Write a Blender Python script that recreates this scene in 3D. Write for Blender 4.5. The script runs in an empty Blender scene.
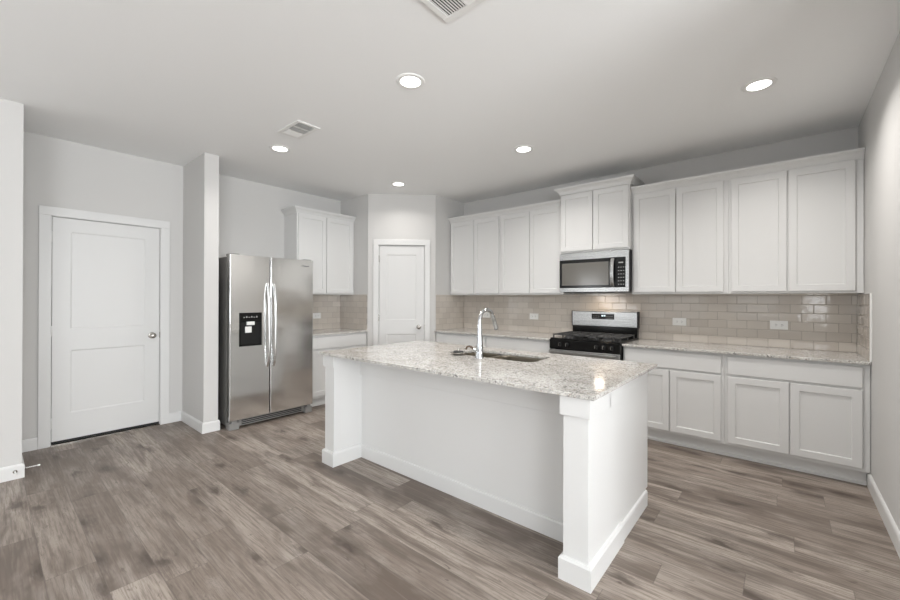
import bpy, bmesh, math, random
from mathutils import Vector, Matrix
random.seed(7)
scene = bpy.context.scene
COL = scene.collection

# ------------------------------------------------------------------ camera
F_PX, CYAW, CPITCH, CROLL, CAM_H = 393.25, .7025, .0022, .0029, 1.3184
cam_data = bpy.data.cameras.new('camera'); cam = bpy.data.objects.new('camera', cam_data); COL.objects.link(cam)
cam_data.sensor_width = 36.0; cam_data.lens = F_PX / 900 * 36.0
cam_data.shift_y = -2.0 / 900; cam_data.clip_start = .02
fwd = Vector((-math.sin(CYAW) * math.cos(CPITCH), math.cos(CYAW) * math.cos(CPITCH), math.sin(CPITCH)))
rt = Vector((math.cos(CYAW), math.sin(CYAW), 0)); up = rt.cross(fwd)
R2 = rt * math.cos(CROLL) + up * math.sin(CROLL); U2 = up * math.cos(CROLL) - rt * math.sin(CROLL)
cam.matrix_world = Matrix(((R2.x, U2.x, -fwd.x, 0), (R2.y, U2.y, -fwd.y, 0), (R2.z, U2.z, -fwd.z, CAM_H), (0, 0, 0, 1)))
scene.camera = cam

# ------------------------------------------------------------------ world, lights, exposure
world = bpy.data.worlds.new('world'); scene.world = world; world.use_nodes = True
wn = world.node_tree.nodes['Background']
wn.inputs[0].default_value = (.86, .92, 1, 1); wn.inputs[1].default_value = .8
scene.view_settings.view_transform = 'Standard'; scene.view_settings.look = 'None'
scene.view_settings.gamma = 1; scene.view_settings.use_curve_mapping = False
scene.view_settings.exposure = -0.27

def area(name, loc, rot, sx, sy, power, color=(1, 1, 1), shape='RECTANGLE'):
    l = bpy.data.lights.new(name, 'AREA'); l.shape = shape; l.size = sx; l.size_y = sy; l.energy = power; l.color = color
    o = bpy.data.objects.new(name, l); COL.objects.link(o); o.location = loc; o.rotation_euler = rot
    return o
DAY = (.95, .975, 1.0)
# daylight lamps in unseen windows behind the camera, tilted up to brighten the ceiling
WIN_BACK = [(-3.3, -1.9), (-1.2, .0), (.46, .54), (.62, .76), (.90, 1.04)]           # x ranges on wall y = -5.5
WIN_SIDE = [(-3.6, -1.6), (-.7, 1.5)]                         # y ranges on wall x = 3.8
FILL_WIN_LEFT = [(-4.6, -2.2)]                                      # y range of a left window added to brighten the right wall
for a, b in WIN_BACK:
    area('window_daylight', ((a + b) / 2, -5.46, 1.45), (math.radians(90 + 40), 0, 0), b - a, 1.7, 9 if b - a > .5 else 60 * (b - a), DAY)
for a, b in WIN_SIDE:
    area('window_daylight', (3.76, (a + b) / 2, 1.45), (0, math.radians(90 + 45), 0), 1.7, b - a, 270, DAY)
for a, b in FILL_WIN_LEFT:
    area('window_daylight', (-4.262 + .04, (a + b) / 2, 1.45), (0, -math.radians(90 + 45), 0), 1.7, b - a, 95, DAY)  # added fill from the left, for the right wall and ceiling
LAMP_W, LAMP_C = 13.0, (1.0, .965, .93)

# ------------------------------------------------------------------ helpers
ORIG = {}
def link(o): COL.objects.link(o); return o
def props(o, label=None, cat=None, group=None, kind=None):
    if label: o['label'] = label
    if cat: o['category'] = cat
    if group: o['group'] = group
    if kind: o['kind'] = kind
    return o
def thing(name, label, cat, loc, group=None, kind=None):
    o = link(bpy.data.objects.new(name, None)); o.location = loc; o.empty_display_size = .1
    ORIG[o.name] = Vector(loc)
    return props(o, label, cat, group, kind)
def obj(name, bm, mat, parent=None, bevel=0, smooth=False, seg=2):
    bmesh.ops.recalc_face_normals(bm, faces=bm.faces[:])
    me = bpy.data.meshes.new(name)
    if parent is not None:
        org = ORIG[parent.name]
    else:
        vs = [v.co for v in bm.verts]
        org = Vector((sum(v.x for v in vs) / len(vs), sum(v.y for v in vs) / len(vs), min(v.z for v in vs)))
    for v in bm.verts: v.co -= org
    bm.to_mesh(me); bm.free()
    mats = mat if isinstance(mat, (list, tuple)) else [mat]
    for m in mats: me.materials.append(m)
    if smooth:
        for p in me.polygons: p.use_smooth = True
    o = link(bpy.data.objects.new(name, me))
    if parent is not None:
        o.parent = parent
    else:
        o.location = org
    ORIG[o.name] = org
    if bevel:
        md = o.modifiers.new('bevel', 'BEVEL'); md.width = bevel; md.segments = seg; md.limit_method = 'ANGLE'; md.angle_limit = math.radians(40)
        md.harden_normals = False
    if smooth:
        md = o.modifiers.new('edge', 'EDGE_SPLIT'); md.split_angle = math.radians(38)
    return o
def box(bm, x0, x1, y0, y1, z0, z1, mi=0):
    vs = [bm.verts.new((x, y, z)) for x in (x0, x1) for y in (y0, y1) for z in (z0, z1)]
    for q in ((0, 1, 3, 2), (4, 6, 7, 5), (0, 4, 5, 1), (2, 3, 7, 6), (0, 2, 6, 4), (1, 5, 7, 3)):
        f = bm.faces.new([vs[i] for i in q]); f.material_index = mi
def B(*boxes):
    bm = bmesh.new()
    for b in boxes: box(bm, *b)
    return bm
class Fr:
    """a facade frame: a runs along the wall, b out of it, c up"""
    def __init__(s, ox, oy, ux, uy, nx, ny):
        s.o = Vector((ox, oy, 0)); s.u = Vector((ux, uy, 0)); s.n = Vector((nx, ny, 0))
    def p(s, a, b, c): return s.o + s.u * a + s.n * b + Vector((0, 0, c))
    def box(s, bm, a0, a1, b0, b1, c0, c1, mi=0):
        vs = [bm.verts.new(s.p(a, b, c)) for a in (a0, a1) for b in (b0, b1) for c in (c0, c1)]
        for q in ((0, 1, 3, 2), (4, 6, 7, 5), (0, 4, 5, 1), (2, 3, 7, 6), (0, 2, 6, 4), (1, 5, 7, 3)):
            f = bm.faces.new([vs[i] for i in q]); f.material_index = mi
def panel_mesh(fr, a0, a1, c0, c1, b0, b1, panels, depth=.009, slope=.006, ease=.0025):
    """a door or drawer front with recessed panels (a0,a1,c0,c1 each)"""
    bm = bmesh.new(); e = ease
    As = sorted({a0 + e, a1 - e} | {v for p in panels for v in p[:2]}); Cs = sorted({c0 + e, c1 - e} | {v for p in panels for v in p[2:]})
    V = {}
    def v(a, b, c):
        k = (round(a, 5), round(b, 5), round(c, 5))
        if k not in V: V[k] = bm.verts.new(fr.p(a, b, c))
        return V[k]
    def q(*pts): 
        try: bm.faces.new([v(*p) for p in pts])
        except ValueError: pass
    for i in range(len(As) - 1):
        for j in range(len(Cs) - 1):
            x0, x1, z0, z1 = As[i], As[i + 1], Cs[j], Cs[j + 1]
            if any(p[0] - 1e-6 <= x0 and x1 <= p[1] + 1e-6 and p[2] - 1e-6 <= z0 and z1 <= p[3] + 1e-6 for p in panels): continue
            q((x0, b1, z0), (x1, b1, z0), (x1, b1, z1), (x0, b1, z1))
    for p in panels:
        x0, x1, z0, z1 = p; s = slope; d = b1 - depth
        o = [(x0, b1, z0), (x1, b1, z0), (x1, b1, z1), (x0, b1, z1)]
        n = [(x0 + s, d, z0 + s), (x1 - s, d, z0 + s), (x1 - s, d, z1 - s), (x0 + s, d, z1 - s)]
        for k in range(4): q(o[k], o[(k + 1) % 4], n[(k + 1) % 4], n[k])
        q(*n)
    # eased rim, sides and back
    A = [(a0 + e, b1, c0 + e), (a1 - e, b1, c0 + e), (a1 - e, b1, c1 - e), (a0 + e, b1, c1 - e)]
    C = [(a0, b1 - e, c0), (a1, b1 - e, c0), (a1, b1 - e, c1), (a0, b1 - e, c1)]
    D = [(a0, b0, c0), (a1, b0, c0), (a1, b0, c1), (a0, b0, c1)]
    for k in range(4):
        m = (k + 1) % 4
        q(A[k], A[m], C[m], C[k]); q(C[k], C[m], D[m], D[k])
    q(*D)
    return bm
def sweep(bm, path, prof, z0=0, closed_prof=True):
    """profile points (out, z) swept along an XY polyline with mitred corners; out = right of travel"""
    P = [Vector(p) for p in path]; rings = []
    for i, p in enumerate(P):
        d0 = (P[i] - P[i - 1]).normalized() if i > 0 else None
        d1 = (P[i + 1] - P[i]).normalized() if i < len(P) - 1 else None
        n0 = Vector((d0.y, -d0.x)) if d0 else None; n1 = Vector((d1.y, -d1.x)) if d1 else None
        if n0 and n1:
            m = (n0 + n1); m = m / m.length; m = m / max(.2, m.dot(n0))
        else: m = n0 or n1
        rings.append([bm.verts.new((p.x + m.x * o, p.y + m.y * o, z0 + z)) for o, z in prof])
    n = len(prof)
    for r, s in zip(rings, rings[1:]):
        for k in range(n): bm.faces.new((r[k], r[(k + 1) % n], s[(k + 1) % n], s[k]))
    bm.faces.new(rings[0][::-1]); bm.faces.new(rings[-1])
def lathe(bm, cx, cy, prof, seg=32, axis='z', base=(0, 0, 0), M=None):
    """profile (r, h); M places the axis"""
    M = M or Matrix.Translation((cx, cy, 0)); rings = []
    for r, h in prof:
        if r < 1e-6: rings.append([bm.verts.new(M @ Vector((0, 0, h)))])
        else: rings.append([bm.verts.new(M @ Vector((r * math.cos(2 * math.pi * k / seg), r * math.sin(2 * math.pi * k / seg), h))) for k in range(seg)])
    for a, b in zip(rings, rings[1:]):
        for k in range(seg):
            m = (k + 1) % seg
            if len(a) == 1 and len(b) == 1: continue
            if len(a) == 1: bm.faces.new((a[0], b[k], b[m]))
            elif len(b) == 1: bm.faces.new((a[k], b[0], a[m]))
            else: bm.faces.new((a[k], a[m], b[m], b[k]))
def tube(bm, pts, rad, seg=16, cap=True, sq=1.0):
    P = [Vector(p) for p in pts]; rad = rad if isinstance(rad, (list, tuple)) else [rad] * len(P); rings = []
    prev = None
    for i, p in enumerate(P):
        t = (P[min(i + 1, len(P) - 1)] - P[max(i - 1, 0)]).normalized()
        if prev is None:
            ref = Vector((0, 0, 1)) if abs(t.z) < .9 else Vector((1, 0, 0))
            n = t.cross(ref).normalized()
        else:
            n = (prev - t * prev.dot(t)).normalized()
        prev = n; b = t.cross(n)
        rings.append([bm.verts.new(p + (n * math.cos(2 * math.pi * k / seg) + b * math.sin(2 * math.pi * k / seg) * sq) * rad[i]) for k in range(seg)])
    for a, b in zip(rings, rings[1:]):
        for k in range(seg):
            m = (k + 1) % seg; bm.faces.new((a[k], a[m], b[m], b[k]))
    if cap: bm.faces.new(rings[0][::-1]); bm.faces.new(rings[-1])
def axis_matrix(origin, direction):
    d = Vector(direction).normalized(); q = Vector((0, 0, 1)).rotation_difference(d)
    return Matrix.Translation(origin) @ q.to_matrix().to_4x4()
def copy_tree(o, parent=None):
    c = o.copy(); COL.objects.link(c); ORIG[c.name] = ORIG.get(o.name, Vector())
    if parent: c.parent = parent
    for ch in list(o.children): copy_tree(ch, c)
    return c

# ------------------------------------------------------------------ materials
def mat(name, color=(.8, .8, .8), rough=.5, metal=0, spec=.5, coat=0):
    m = bpy.data.materials.new(name); m.use_nodes = True
    b = m.node_tree.nodes['Principled BSDF']
    b.inputs['Base Color'].default_value = (*color, 1); b.inputs['Roughness'].default_value = rough
    b.inputs['Metallic'].default_value = metal; b.inputs['Specular IOR Level'].default_value = spec
    if coat: b.inputs['Coat Weight'].default_value = coat; b.inputs['Coat Roughness'].default_value = .08
    return m
class NT:
    def __init__(s, m): s.t = m.node_tree; s.b = s.t.nodes['Principled BSDF']
    def n(s, typ, **kw):
        nd = s.t.nodes.new(typ)
        for k, v in kw.items():
            if k.startswith('i_'):
                key = k[2:]
                key = int(key) if key.isdigit() else key.replace('_', ' ')
                nd.inputs[key].default_value = v
            else: setattr(nd, k, v)
        return nd
    def l(s, a, b): s.t.links.new(a, b)
    def math(s, op, a, b=None, c=None):
        nd = s.t.nodes.new('ShaderNodeMath'); nd.operation = op
        for i, x in enumerate((a, b, c)):
            if x is None: continue
            if hasattr(x, 'links') or hasattr(x, 'is_linked'): s.l(x, nd.inputs[i])
            else: nd.inputs[i].default_value = x
        return nd.outputs[0]
    def ramp(s, fac, stops, interp='LINEAR'):
        nd = s.t.nodes.new('ShaderNodeValToRGB'); cr = nd.color_ramp; cr.interpolation = interp
        while len(cr.elements) < len(stops): cr.elements.new(.5)
        for e, (p, c) in zip(cr.elements, stops):
            e.position = p; e.color = (*c, 1) if len(c) == 3 else c
        s.l(fac, nd.inputs[0]); return nd.outputs[0]
    def mix(s, fac, a, b, typ='MIX'):
        nd = s.t.nodes.new('ShaderNodeMix'); nd.data_type = 'RGBA'; nd.blend_type = typ
        for sock, x in ((nd.inputs[0], fac), (nd.inputs[6], a), (nd.inputs[7], b)):
            if hasattr(x, 'is_linked'): s.l(x, sock)
            else: sock.default_value = x if not isinstance(x, tuple) else ((*x, 1) if len(x) == 3 else x)
        return nd.outputs[2]
    def bump(s, h, strength=.2, dist=.01):
        nd = s.n('ShaderNodeBump'); nd.inputs['Strength'].default_value = strength; nd.inputs['Distance'].default_value = dist
        s.l(h, nd.inputs['Height']); s.l(nd.outputs[0], s.b.inputs['Normal'])
def wpos(t):
    """world position split (Geometry position so that patterns run on across pieces)"""
    g = t.n('ShaderNodeNewGeometry'); sp = t.n('ShaderNodeSeparateXYZ'); t.l(g.outputs['Position'], sp.inputs[0])
    return g.outputs['Position'], sp.outputs[0], sp.outputs[1], sp.outputs[2]

def paint(name, c, rough=.6, tex=.04):
    m = mat(name, c, rough, spec=.3); t = NT(m); p, x, y, z = wpos(t)
    nz = t.n('ShaderNodeTexNoise', i_Scale=160.0, i_Detail=2.0); t.l(p, nz.inputs['Vector']); t.bump(nz.outputs[0], tex, .002)
    return m
M_WALL = paint('greige_wall_paint', (.645, .637, .622), .7, .08)
M_CEIL = paint('ceiling_paint', (.93, .935, .93), .85, .12)
M_TRIM = mat('white_trim_paint', (.755, .755, .745), .38)
M_CAB = mat('white_cabinet_paint', (.745, .745, .735), .36)
M_DOOR = mat('white_door_paint', (.735, .735, .725), .4)
M_DUCT_SHADE = mat('dark_gap', (.02, .02, .02), .9)  # shade inside the large register put into the colour
M_STEEL_SIDE = mat('grey_fridge_side', (.20, .195, .185), .42, .2)
M_CHROME = mat('chrome', (.52, .53, .54), .10, 1)
M_NICKEL = mat('satin_nickel', (.46, .44, .41), .22, 1)
M_BRONZE = mat('dark_bronze_metal', (.16, .12, .09), .25, 1)
M_BLACK = mat('black_gloss_enamel', (.008, .008, .008), .12, spec=.3)
M_BLACKP = mat('black_plastic', (.014, .014, .014), .35, spec=.25)
M_GREYP = mat('grey_plastic', (.25, .245, .235), .45)
M_IRON = mat('cast_iron', (.045, .045, .045), .38)
M_WHITEP = mat('white_plastic', (.86, .86, .84), .35)
M_SLOT = mat('outlet_slot', (.05, .05, .05), .6)
M_LEGEND = mat('panel_legend_print', (.40, .40, .39), .5)
M_BADGE = mat('dark_badge', (.12, .12, .13), .3)
M_RUBBER = mat('rubber', (.03, .03, .03), .8)
def emit(name, c, s):
    m = bpy.data.materials.new(name); m.use_nodes = True; nt = m.node_tree; nt.nodes.clear()
    e = nt.nodes.new('ShaderNodeEmission'); e.inputs[0].default_value = (*c, 1); e.inputs[1].default_value = s
    o = nt.nodes.new('ShaderNodeOutputMaterial'); nt.links.new(e.outputs[0], o.inputs[0]); return m
M_LENS = emit('lamp_lens', (1, .97, .93), 9.0)
M_DIGIT = emit('clock_digits', (.8, .95, 1), 2.5)

def steel(name, base=.60, rough=.26, axis='y', waves=0.0, bands=False):
    m = mat(name, (base * .98, base * .985, base * .98), rough, 1); t = NT(m); p, x, y, z = wpos(t)
    mp = t.n('ShaderNodeMapping'); t.l(p, mp.inputs[0])
    mp.inputs['Scale'].default_value = (3, 3, 900) if axis != 'z' else (900, 900, 3)
    nz = t.n('ShaderNodeTexNoise', i_Scale=1.0, i_Detail=3.0); t.l(mp.outputs[0], nz.inputs['Vector'])
    r = t.ramp(nz.outputs[0], [(.3, (rough * .85,) * 3), (.7, (rough * 1.2,) * 3)]); t.l(r, t.b.inputs['Roughness'])
    h = nz.outputs[0]
    if waves:
        mp2 = t.n('ShaderNodeMapping'); mp2.inputs['Scale'].default_value = (.6, .6, 3.4); t.l(p, mp2.inputs[0])
        n2 = t.n('ShaderNodeTexNoise', i_Scale=1.0, i_Detail=1.0); t.l(mp2.outputs[0], n2.inputs['Vector'])
        b2 = t.n('ShaderNodeBump'); b2.inputs['Strength'].default_value = 1; b2.inputs['Distance'].default_value = waves
        t.l(n2.outputs[0], b2.inputs['Height'])
        b1 = t.n('ShaderNodeBump'); b1.inputs['Strength'].default_value = .015; b1.inputs['Distance'].default_value = .001
        t.l(h, b1.inputs['Height']); t.l(b2.outputs[0], b1.inputs['Normal']); t.l(b1.outputs[0], t.b.inputs['Normal'])
    else: t.bump(h, .02, .001)
    return m
M_STEEL = steel('brushed_stainless', .48, .27)
M_HANDLE = steel('handle_stainless', .72, .25)
M_FRIDGE = steel('fridge_stainless', .90, .15, waves=.006)
M_SINK = steel('sink_stainless', .30, .34)
M_SINK.node_tree.nodes['Principled BSDF'].inputs['Base Color'].default_value = (.30, .27, .22, 1)

def make_glass_dark():
    m = mat('dark_oven_glass', (.055, .05, .045), .06, 0, .6); return m
M_DGLASS = make_glass_dark()
def make_window_mesh():
    m = mat('microwave_window', (.13, .12, .105), .12, 0, .7); return m
M_MWIN = make_window_mesh()
M_DUCT = mat('grey_duct', (.34, .34, .33), .8)

def make_floor():
    m = mat('grey_brown_vinyl_planks', rough=.38, spec=.4); t = NT(m); p, x, y, z = wpos(t)
    W, L = .182, 1.22
    yr = t.math('DIVIDE', y, W); row = t.math('FLOOR', yr); fy = t.math('FRACT', yr)
    wn1 = t.n('ShaderNodeTexWhiteNoise', noise_dimensions='1D'); t.l(row, wn1.inputs['W'])
    xs = t.math('ADD', t.math('DIVIDE', x, L), wn1.outputs['Value']); col = t.math('FLOOR', xs); fx = t.math('FRACT', xs)
    cmb = t.n('ShaderNodeCombineXYZ'); t.l(row, cmb.inputs[0]); t.l(col, cmb.inputs[1])
    wn2 = t.n('ShaderNodeTexWhiteNoise', noise_dimensions='2D'); t.l(cmb.outputs[0], wn2.inputs['Vector'])
    rnd = wn2.outputs['Value']
    # grain coordinates shifted per plank
    off = t.math('MULTIPLY', rnd, 37.0)
    gx = t.math('ADD', x, off); gy = t.math('ADD', y, t.math('MULTIPLY', rnd, 11.0))
    def noise(sx, sy, scale, det, rg=.5, dist=0.0):
        c = t.n('ShaderNodeCombineXYZ'); t.l(t.math('MULTIPLY', gx, sx), c.inputs[0]); t.l(t.math('MULTIPLY', gy, sy), c.inputs[1]); t.l(rnd, c.inputs[2])
        n = t.n('ShaderNodeTexNoise', i_Scale=scale, i_Detail=det, i_Roughness=rg, i_Distortion=dist); t.l(c.outputs[0], n.inputs['Vector']); return n.outputs[0]
    n_long = noise(1.0, 7.0, 1.3, 4, .6, .6)
    n_fine = noise(3.0, 60.0, 1.6, 4, .65, .3)
    n_blot = noise(1.0, 2.2, 2.6, 3, .55, .3)
    n_warp = noise(1.6, 9.0, 2.0, 3, .6, 1.6)
    n_patch = noise(1.0, 2.0, 1.1, 3, .6, .8)
    base = t.ramp(t.math('ADD', t.math('MULTIPLY', rnd, .55), t.math('MULTIPLY', n_patch, .5)), [(.24, (.150, .116, .094)), (.45, (.265, .217, .182)), (.60, (.345, .291, .249)), (.82, (.44, .378, .326))])
    c1 = t.mix(t.ramp(n_long, [(.36, (.85,) * 3), (.52, (0,) * 3)]), base, (.135, .105, .086))
    c1 = t.mix(t.ramp(n_blot, [(.48, (0,) * 3), (.72, (.6,) * 3)]), c1, (.46, .405, .358))
    lines = t.math('SINE', t.math('MULTIPLY', n_warp, 95.0))
    c1 = t.mix(t.math('MULTIPLY', t.ramp(lines, [(.55, (0,) * 3), (1, (.42,) * 3)]), t.ramp(n_patch, [(.42, (.15,) * 3), (.62, (1,) * 3)])), c1, (.150, .120, .100))
    c1 = t.mix(t.ramp(n_fine, [(.38, (.7,) * 3), (.56, (0,) * 3)]), c1, (.150, .120, .098))
    n_lite = noise(2.2, 40.0, 1.1, 3, .6, .5)
    c1 = t.mix(t.ramp(n_lite, [(.54, (0,) * 3), (.74, (.30,) * 3)]), c1, (.44, .38, .33))
    n_spot = noise(4.0, 14.0, 3.2, 2, .5, .8)
    c1 = t.mix(t.ramp(n_spot, [(.66, (0,) * 3), (.76, (.75,) * 3)]), c1, (.125, .098, .080))
    # knots
    kc = t.n('ShaderNodeCombineXYZ'); t.l(t.math('MULTIPLY', gx, 1.25), kc.inputs[0]); t.l(t.math('MULTIPLY', gy, 3.0), kc.inputs[1])
    wob = t.n('ShaderNodeTexNoise', i_Scale=7.0, i_Detail=3.0); t.l(kc.outputs[0], wob.inputs['Vector'])
    vm = t.n('ShaderNodeVectorMath', operation='MULTIPLY_ADD'); t.l(wob.outputs[1], vm.inputs[0]); vm.inputs[1].default_value = (.26, .26, 0); t.l(kc.outputs[0], vm.inputs[2])
    vo = t.n('ShaderNodeTexVoronoi', i_Scale=1.25); vo.voronoi_dimensions = '2D'; t.l(vm.outputs[0], vo.inputs['Vector'])
    kn = t.ramp(vo.outputs['Distance'], [(.0, (.85,) * 3), (.05, (.8,) * 3), (.11, (.4,) * 3), (.20, (0,) * 3)])
    rings = t.math('SINE', t.math('MULTIPLY', vo.outputs['Distance'], 95.0))
    rg = t.math('MULTIPLY', t.math('MAXIMUM', rings, 0.0), t.ramp(vo.outputs['Distance'], [(.05, (.38,) * 3), (.28, (0,) * 3)]))
    vsel = t.ramp(vo.outputs['Color'], [(.38, (0,) * 3), (.42, (1,) * 3)])
    c1 = t.mix(t.math('MULTIPLY', kn, vsel), c1, (.070, .050, .040))
    c1 = t.mix(t.math('MULTIPLY', rg, vsel), c1, (.12, .095, .08))
    # seams
    ey = t.math('MINIMUM', fy, t.math('SUBTRACT', 1.0, fy)); ex = t.math('MINIMUM', fx, t.math('SUBTRACT', 1.0, fx))
    sy = t.math('LESS_THAN', ey, .0035 / W / 2 * 1.2); sx = t.math('LESS_THAN', ex, .0035 / L / 2 * 1.2)
    seam = t.math('MAXIMUM', sy, sx)
    c2 = t.mix(t.math('MULTIPLY', seam, .40), c1, (.10, .082, .070))
    t.l(c2, t.b.inputs['Base Color'])
    t.l(t.ramp(n_fine, [(.3, (.46,) * 3), (.7, (.36,) * 3)]), t.b.inputs['Roughness'])
    hgt = t.math('SUBTRACT', t.math('MULTIPLY', n_fine, .25), t.math('MULTIPLY', seam, .9))
    t.bump(hgt, .25, .0012)
    return m
M_FLOOR = make_floor()

def make_granite():
    m = mat('speckled_granite', rough=.10, spec=.5); t = NT(m); p, x, y, z = wpos(t)
    def noise(s, d, r=.5, dist=0.0):
        n = t.n('ShaderNodeTexNoise', i_Scale=s, i_Detail=d, i_Roughness=r, i_Distortion=dist); t.l(p, n.inputs['Vector']); return n.outputs[0]
    c = t.ramp(noise(7, 4, .6, .8), [(.36, (.60, .575, .54)), (.5, (.68, .66, .625)), (.64, (.74, .725, .695))])
    c = t.mix(t.ramp(noise(55, 3, .6), [(.52, (0,) * 3), (.62, (.75,) * 3)]), c, (.46, .45, .43))
    c = t.mix(t.ramp(noise(85, 3, .6), [(.56, (0,) * 3), (.64, (.6,) * 3)]), c, (.86, .85, .82))
    v = t.n('ShaderNodeTexVoronoi', i_Scale=120.0); t.l(p, v.inputs['Vector'])
    vs = t.n('ShaderNodeSeparateColor'); t.l(v.outputs['Color'], vs.inputs[0])
    cl = t.ramp(noise(14, 3, .7), [(.42, (0,) * 3), (.60, (1,) * 3)])
    dk = t.math('MULTIPLY', t.ramp(vs.outputs[0], [(.72, (0,) * 3), (.78, (1,) * 3)]), cl)
    c = t.mix(t.math('MULTIPLY', dk, .85), c, (.10, .096, .092))
    br = t.ramp(vs.outputs[1], [(.86, (0,) * 3), (.9, (.7,) * 3)])
    c = t.mix(br, c, (.36, .31, .26))
    v2 = t.n('ShaderNodeTexVoronoi', i_Scale=260.0); t.l(p, v2.inputs['Vector'])
    v2s = t.n('ShaderNodeSeparateColor'); t.l(v2.outputs['Color'], v2s.inputs[0])
    c = t.mix(t.ramp(v2s.outputs[0], [(.80, (0,) * 3), (.85, (.7,) * 3)]), c, (.22, .21, .20))
    t.l(c, t.b.inputs['Base Color'])
    return m
M_GRANITE = make_granite()

def make_tile(name, ax, phase=0.0):
    m = mat(name, rough=.10, spec=.55); t = NT(m); p, x, y, z = wpos(t)
    a = (x, y)[ax]
    TW, TH = .153, .0777
    r = t.math('DIVIDE', t.math('SUBTRACT', z, .889), TH); row = t.math('FLOOR', r); fr = t.math('FRACT', r)
    half = t.math('MULTIPLY', t.math('MODULO', t.math('ADD', row, 100.0), 2.0), .5)
    s = t.math('ADD', t.math('DIVIDE', t.math('ADD', a, phase), TW), half); colm = t.math('FLOOR', s); fs = t.math('FRACT', s)
    cc = t.n('ShaderNodeCombineXYZ'); t.l(row, cc.inputs[0]); t.l(colm, cc.inputs[1])
    wn = t.n('ShaderNodeTexWhiteNoise', noise_dimensions='2D'); t.l(cc.outputs[0], wn.inputs['Vector'])
    ws = t.n('ShaderNodeSeparateColor'); t.l(wn.outputs['Color'], ws.inputs[0])
    base = t.ramp(wn.outputs['Value'], [(0, (.535, .485, .430)), (.5, (.575, .525, .467)), (1, (.61, .56, .50))])
    er = t.math('MULTIPLY', t.math('MINIMUM', fr, t.math('SUBTRACT', 1.0, fr)), TH)
    es = t.math('MULTIPLY', t.math('MINIMUM', fs, t.math('SUBTRACT', 1.0, fs)), TW)
    e = t.math('MINIMUM', er, es)
    g = t.math('LESS_THAN', e, .0013)
    c = t.mix(g, base, (.30, .27, .24)); t.l(c, t.b.inputs['Base Color'])
    t.l(t.math('ADD', t.math('MULTIPLY', g, .6), .06), t.b.inputs['Roughness'])
    # pillowed edge, a slight tilt of each tile, gentle waviness
    edge = t.ramp(t.math('DIVIDE', e, .006), [(0, (0,) * 3), (.25, (.25,) * 3), (1, (1,) * 3)], 'EASE')
    tl = t.math('ADD', t.math('MULTIPLY', t.math('MULTIPLY', t.math('SUBTRACT', ws.outputs[0], .5), fs), .45),
                t.math('MULTIPLY', t.math('MULTIPLY', t.math('SUBTRACT', ws.outputs[1], .5), fr), .25))
    nz = t.n('ShaderNodeTexNoise', i_Scale=14.0, i_Detail=1.0); t.l(p, nz.inputs['Vector'])
    h = t.math('ADD', t.math('ADD', edge, tl), t.math('MULTIPLY', nz.outputs[0], .8)); t.bump(h, .55, .0018)
    return m
M_TILE_X = make_tile('taupe_glazed_subway_tile', 0, .18 - .153 * .5 + .153 * 4)
M_TILE_Y = make_tile('taupe_glazed_subway_tile_side', 1, 0.0)

# ------------------------------------------------------------------ key dimensions (metres)
H = 2.741                      # ceiling
XD, XR, XW, XF = -4.95, -4.937, -4.31, -4.262
YF, YW, YW2 = .1765, 1.377, 1.5065
YP, XP, XQ, YQ = 3.352, -4.298, -3.634, 3.98
YB, XRW = 4.609, .47
CT, CB = .889, .868            # counter top, underside
UB, UT = 1.372, 2.392          # upper cabinets
BACKY, SIDEX = -5.5, 3.8

# ------------------------------------------------------------------ room shell
def struct(name, bm, m, label, bevel=0):
    return props(obj(name, bm, m, None, bevel), label, 'room', None, 'structure')
struct('floor', B((XD - .3, SIDEX + .15, BACKY - .15, YB + .15, -.06, 0)), M_FLOOR, 'grey brown wood look plank floor')
struct('ceiling', B((XD - .3, SIDEX + .15, BACKY - .15, YB + .15, H, H + .08)), M_CEIL, 'pale grey painted ceiling')
# door wall with an opening
D1 = (.374, 1.178, 2.047)
struct('wall_left', B((XD - .14, XD, YF - .1, D1[0], 0, H), (XD - .14, XD, D1[1], YW + .01, 0, H), (XD - .14, XD, D1[0], D1[1], D1[2], H),
                      (XD - .14, XD - .075, D1[0], D1[1], 0, D1[2])), M_WALL, 'greige wall around the left panelled door')
struct('wall_partition', B((XD - .1, XW, YW, YW2, 0, H)), M_WALL, 'short wing wall between the left door and the refrigerator')
struct('wall_fridge', B((XR - .12, XR, YW2 - .02, YP + .02, 0, H)), M_WALL, 'greige wall behind the refrigerator')
bm = bmesh.new()
# pantry box: three faces of one solid corner
tD = Vector((XQ - XP, YQ - YP)); LD = tD.length; tD /= LD; nD = Vector((tD.y, -tD.x))
FD = Fr(XP, YP, tD.x, tD.y, nD.x, nD.y)
D2 = (.145, .770, 2.05)
struct('wall_pantry_left', B((XR - .1, XP - .001, YP, YP + .1, 0, H)), M_WALL, 'narrow return wall left of the pantry door')
struct('wall_pantry_right', B((XQ - .1, XQ, YQ + .001, YB + .1, 0, H)), M_WALL, 'narrow return wall right of the pantry door')
bm = bmesh.new()
FD.box(bm, 0, D2[0], -.1, 0, 0, H); FD.box(bm, D2[1], LD, -.1, 0, 0, H); FD.box(bm, D2[0], D2[1], -.1, 0, D2[2], H); FD.box(bm, D2[0], D2[1], -.1, -.06, 0, D2[2])
struct('wall_pantry', bm, M_WALL, 'angled corner wall holding the pantry door')
struct('wall_back', B((XQ - .05, XRW + .12, YB, YB + .12, 0, H)), M_WALL, 'greige wall behind the range and cabinets')
struct('wall_right', B((XRW, XRW + .12, 1.9, YB + .1, 0, H)), M_WALL, 'greige wall at the right edge')
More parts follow.
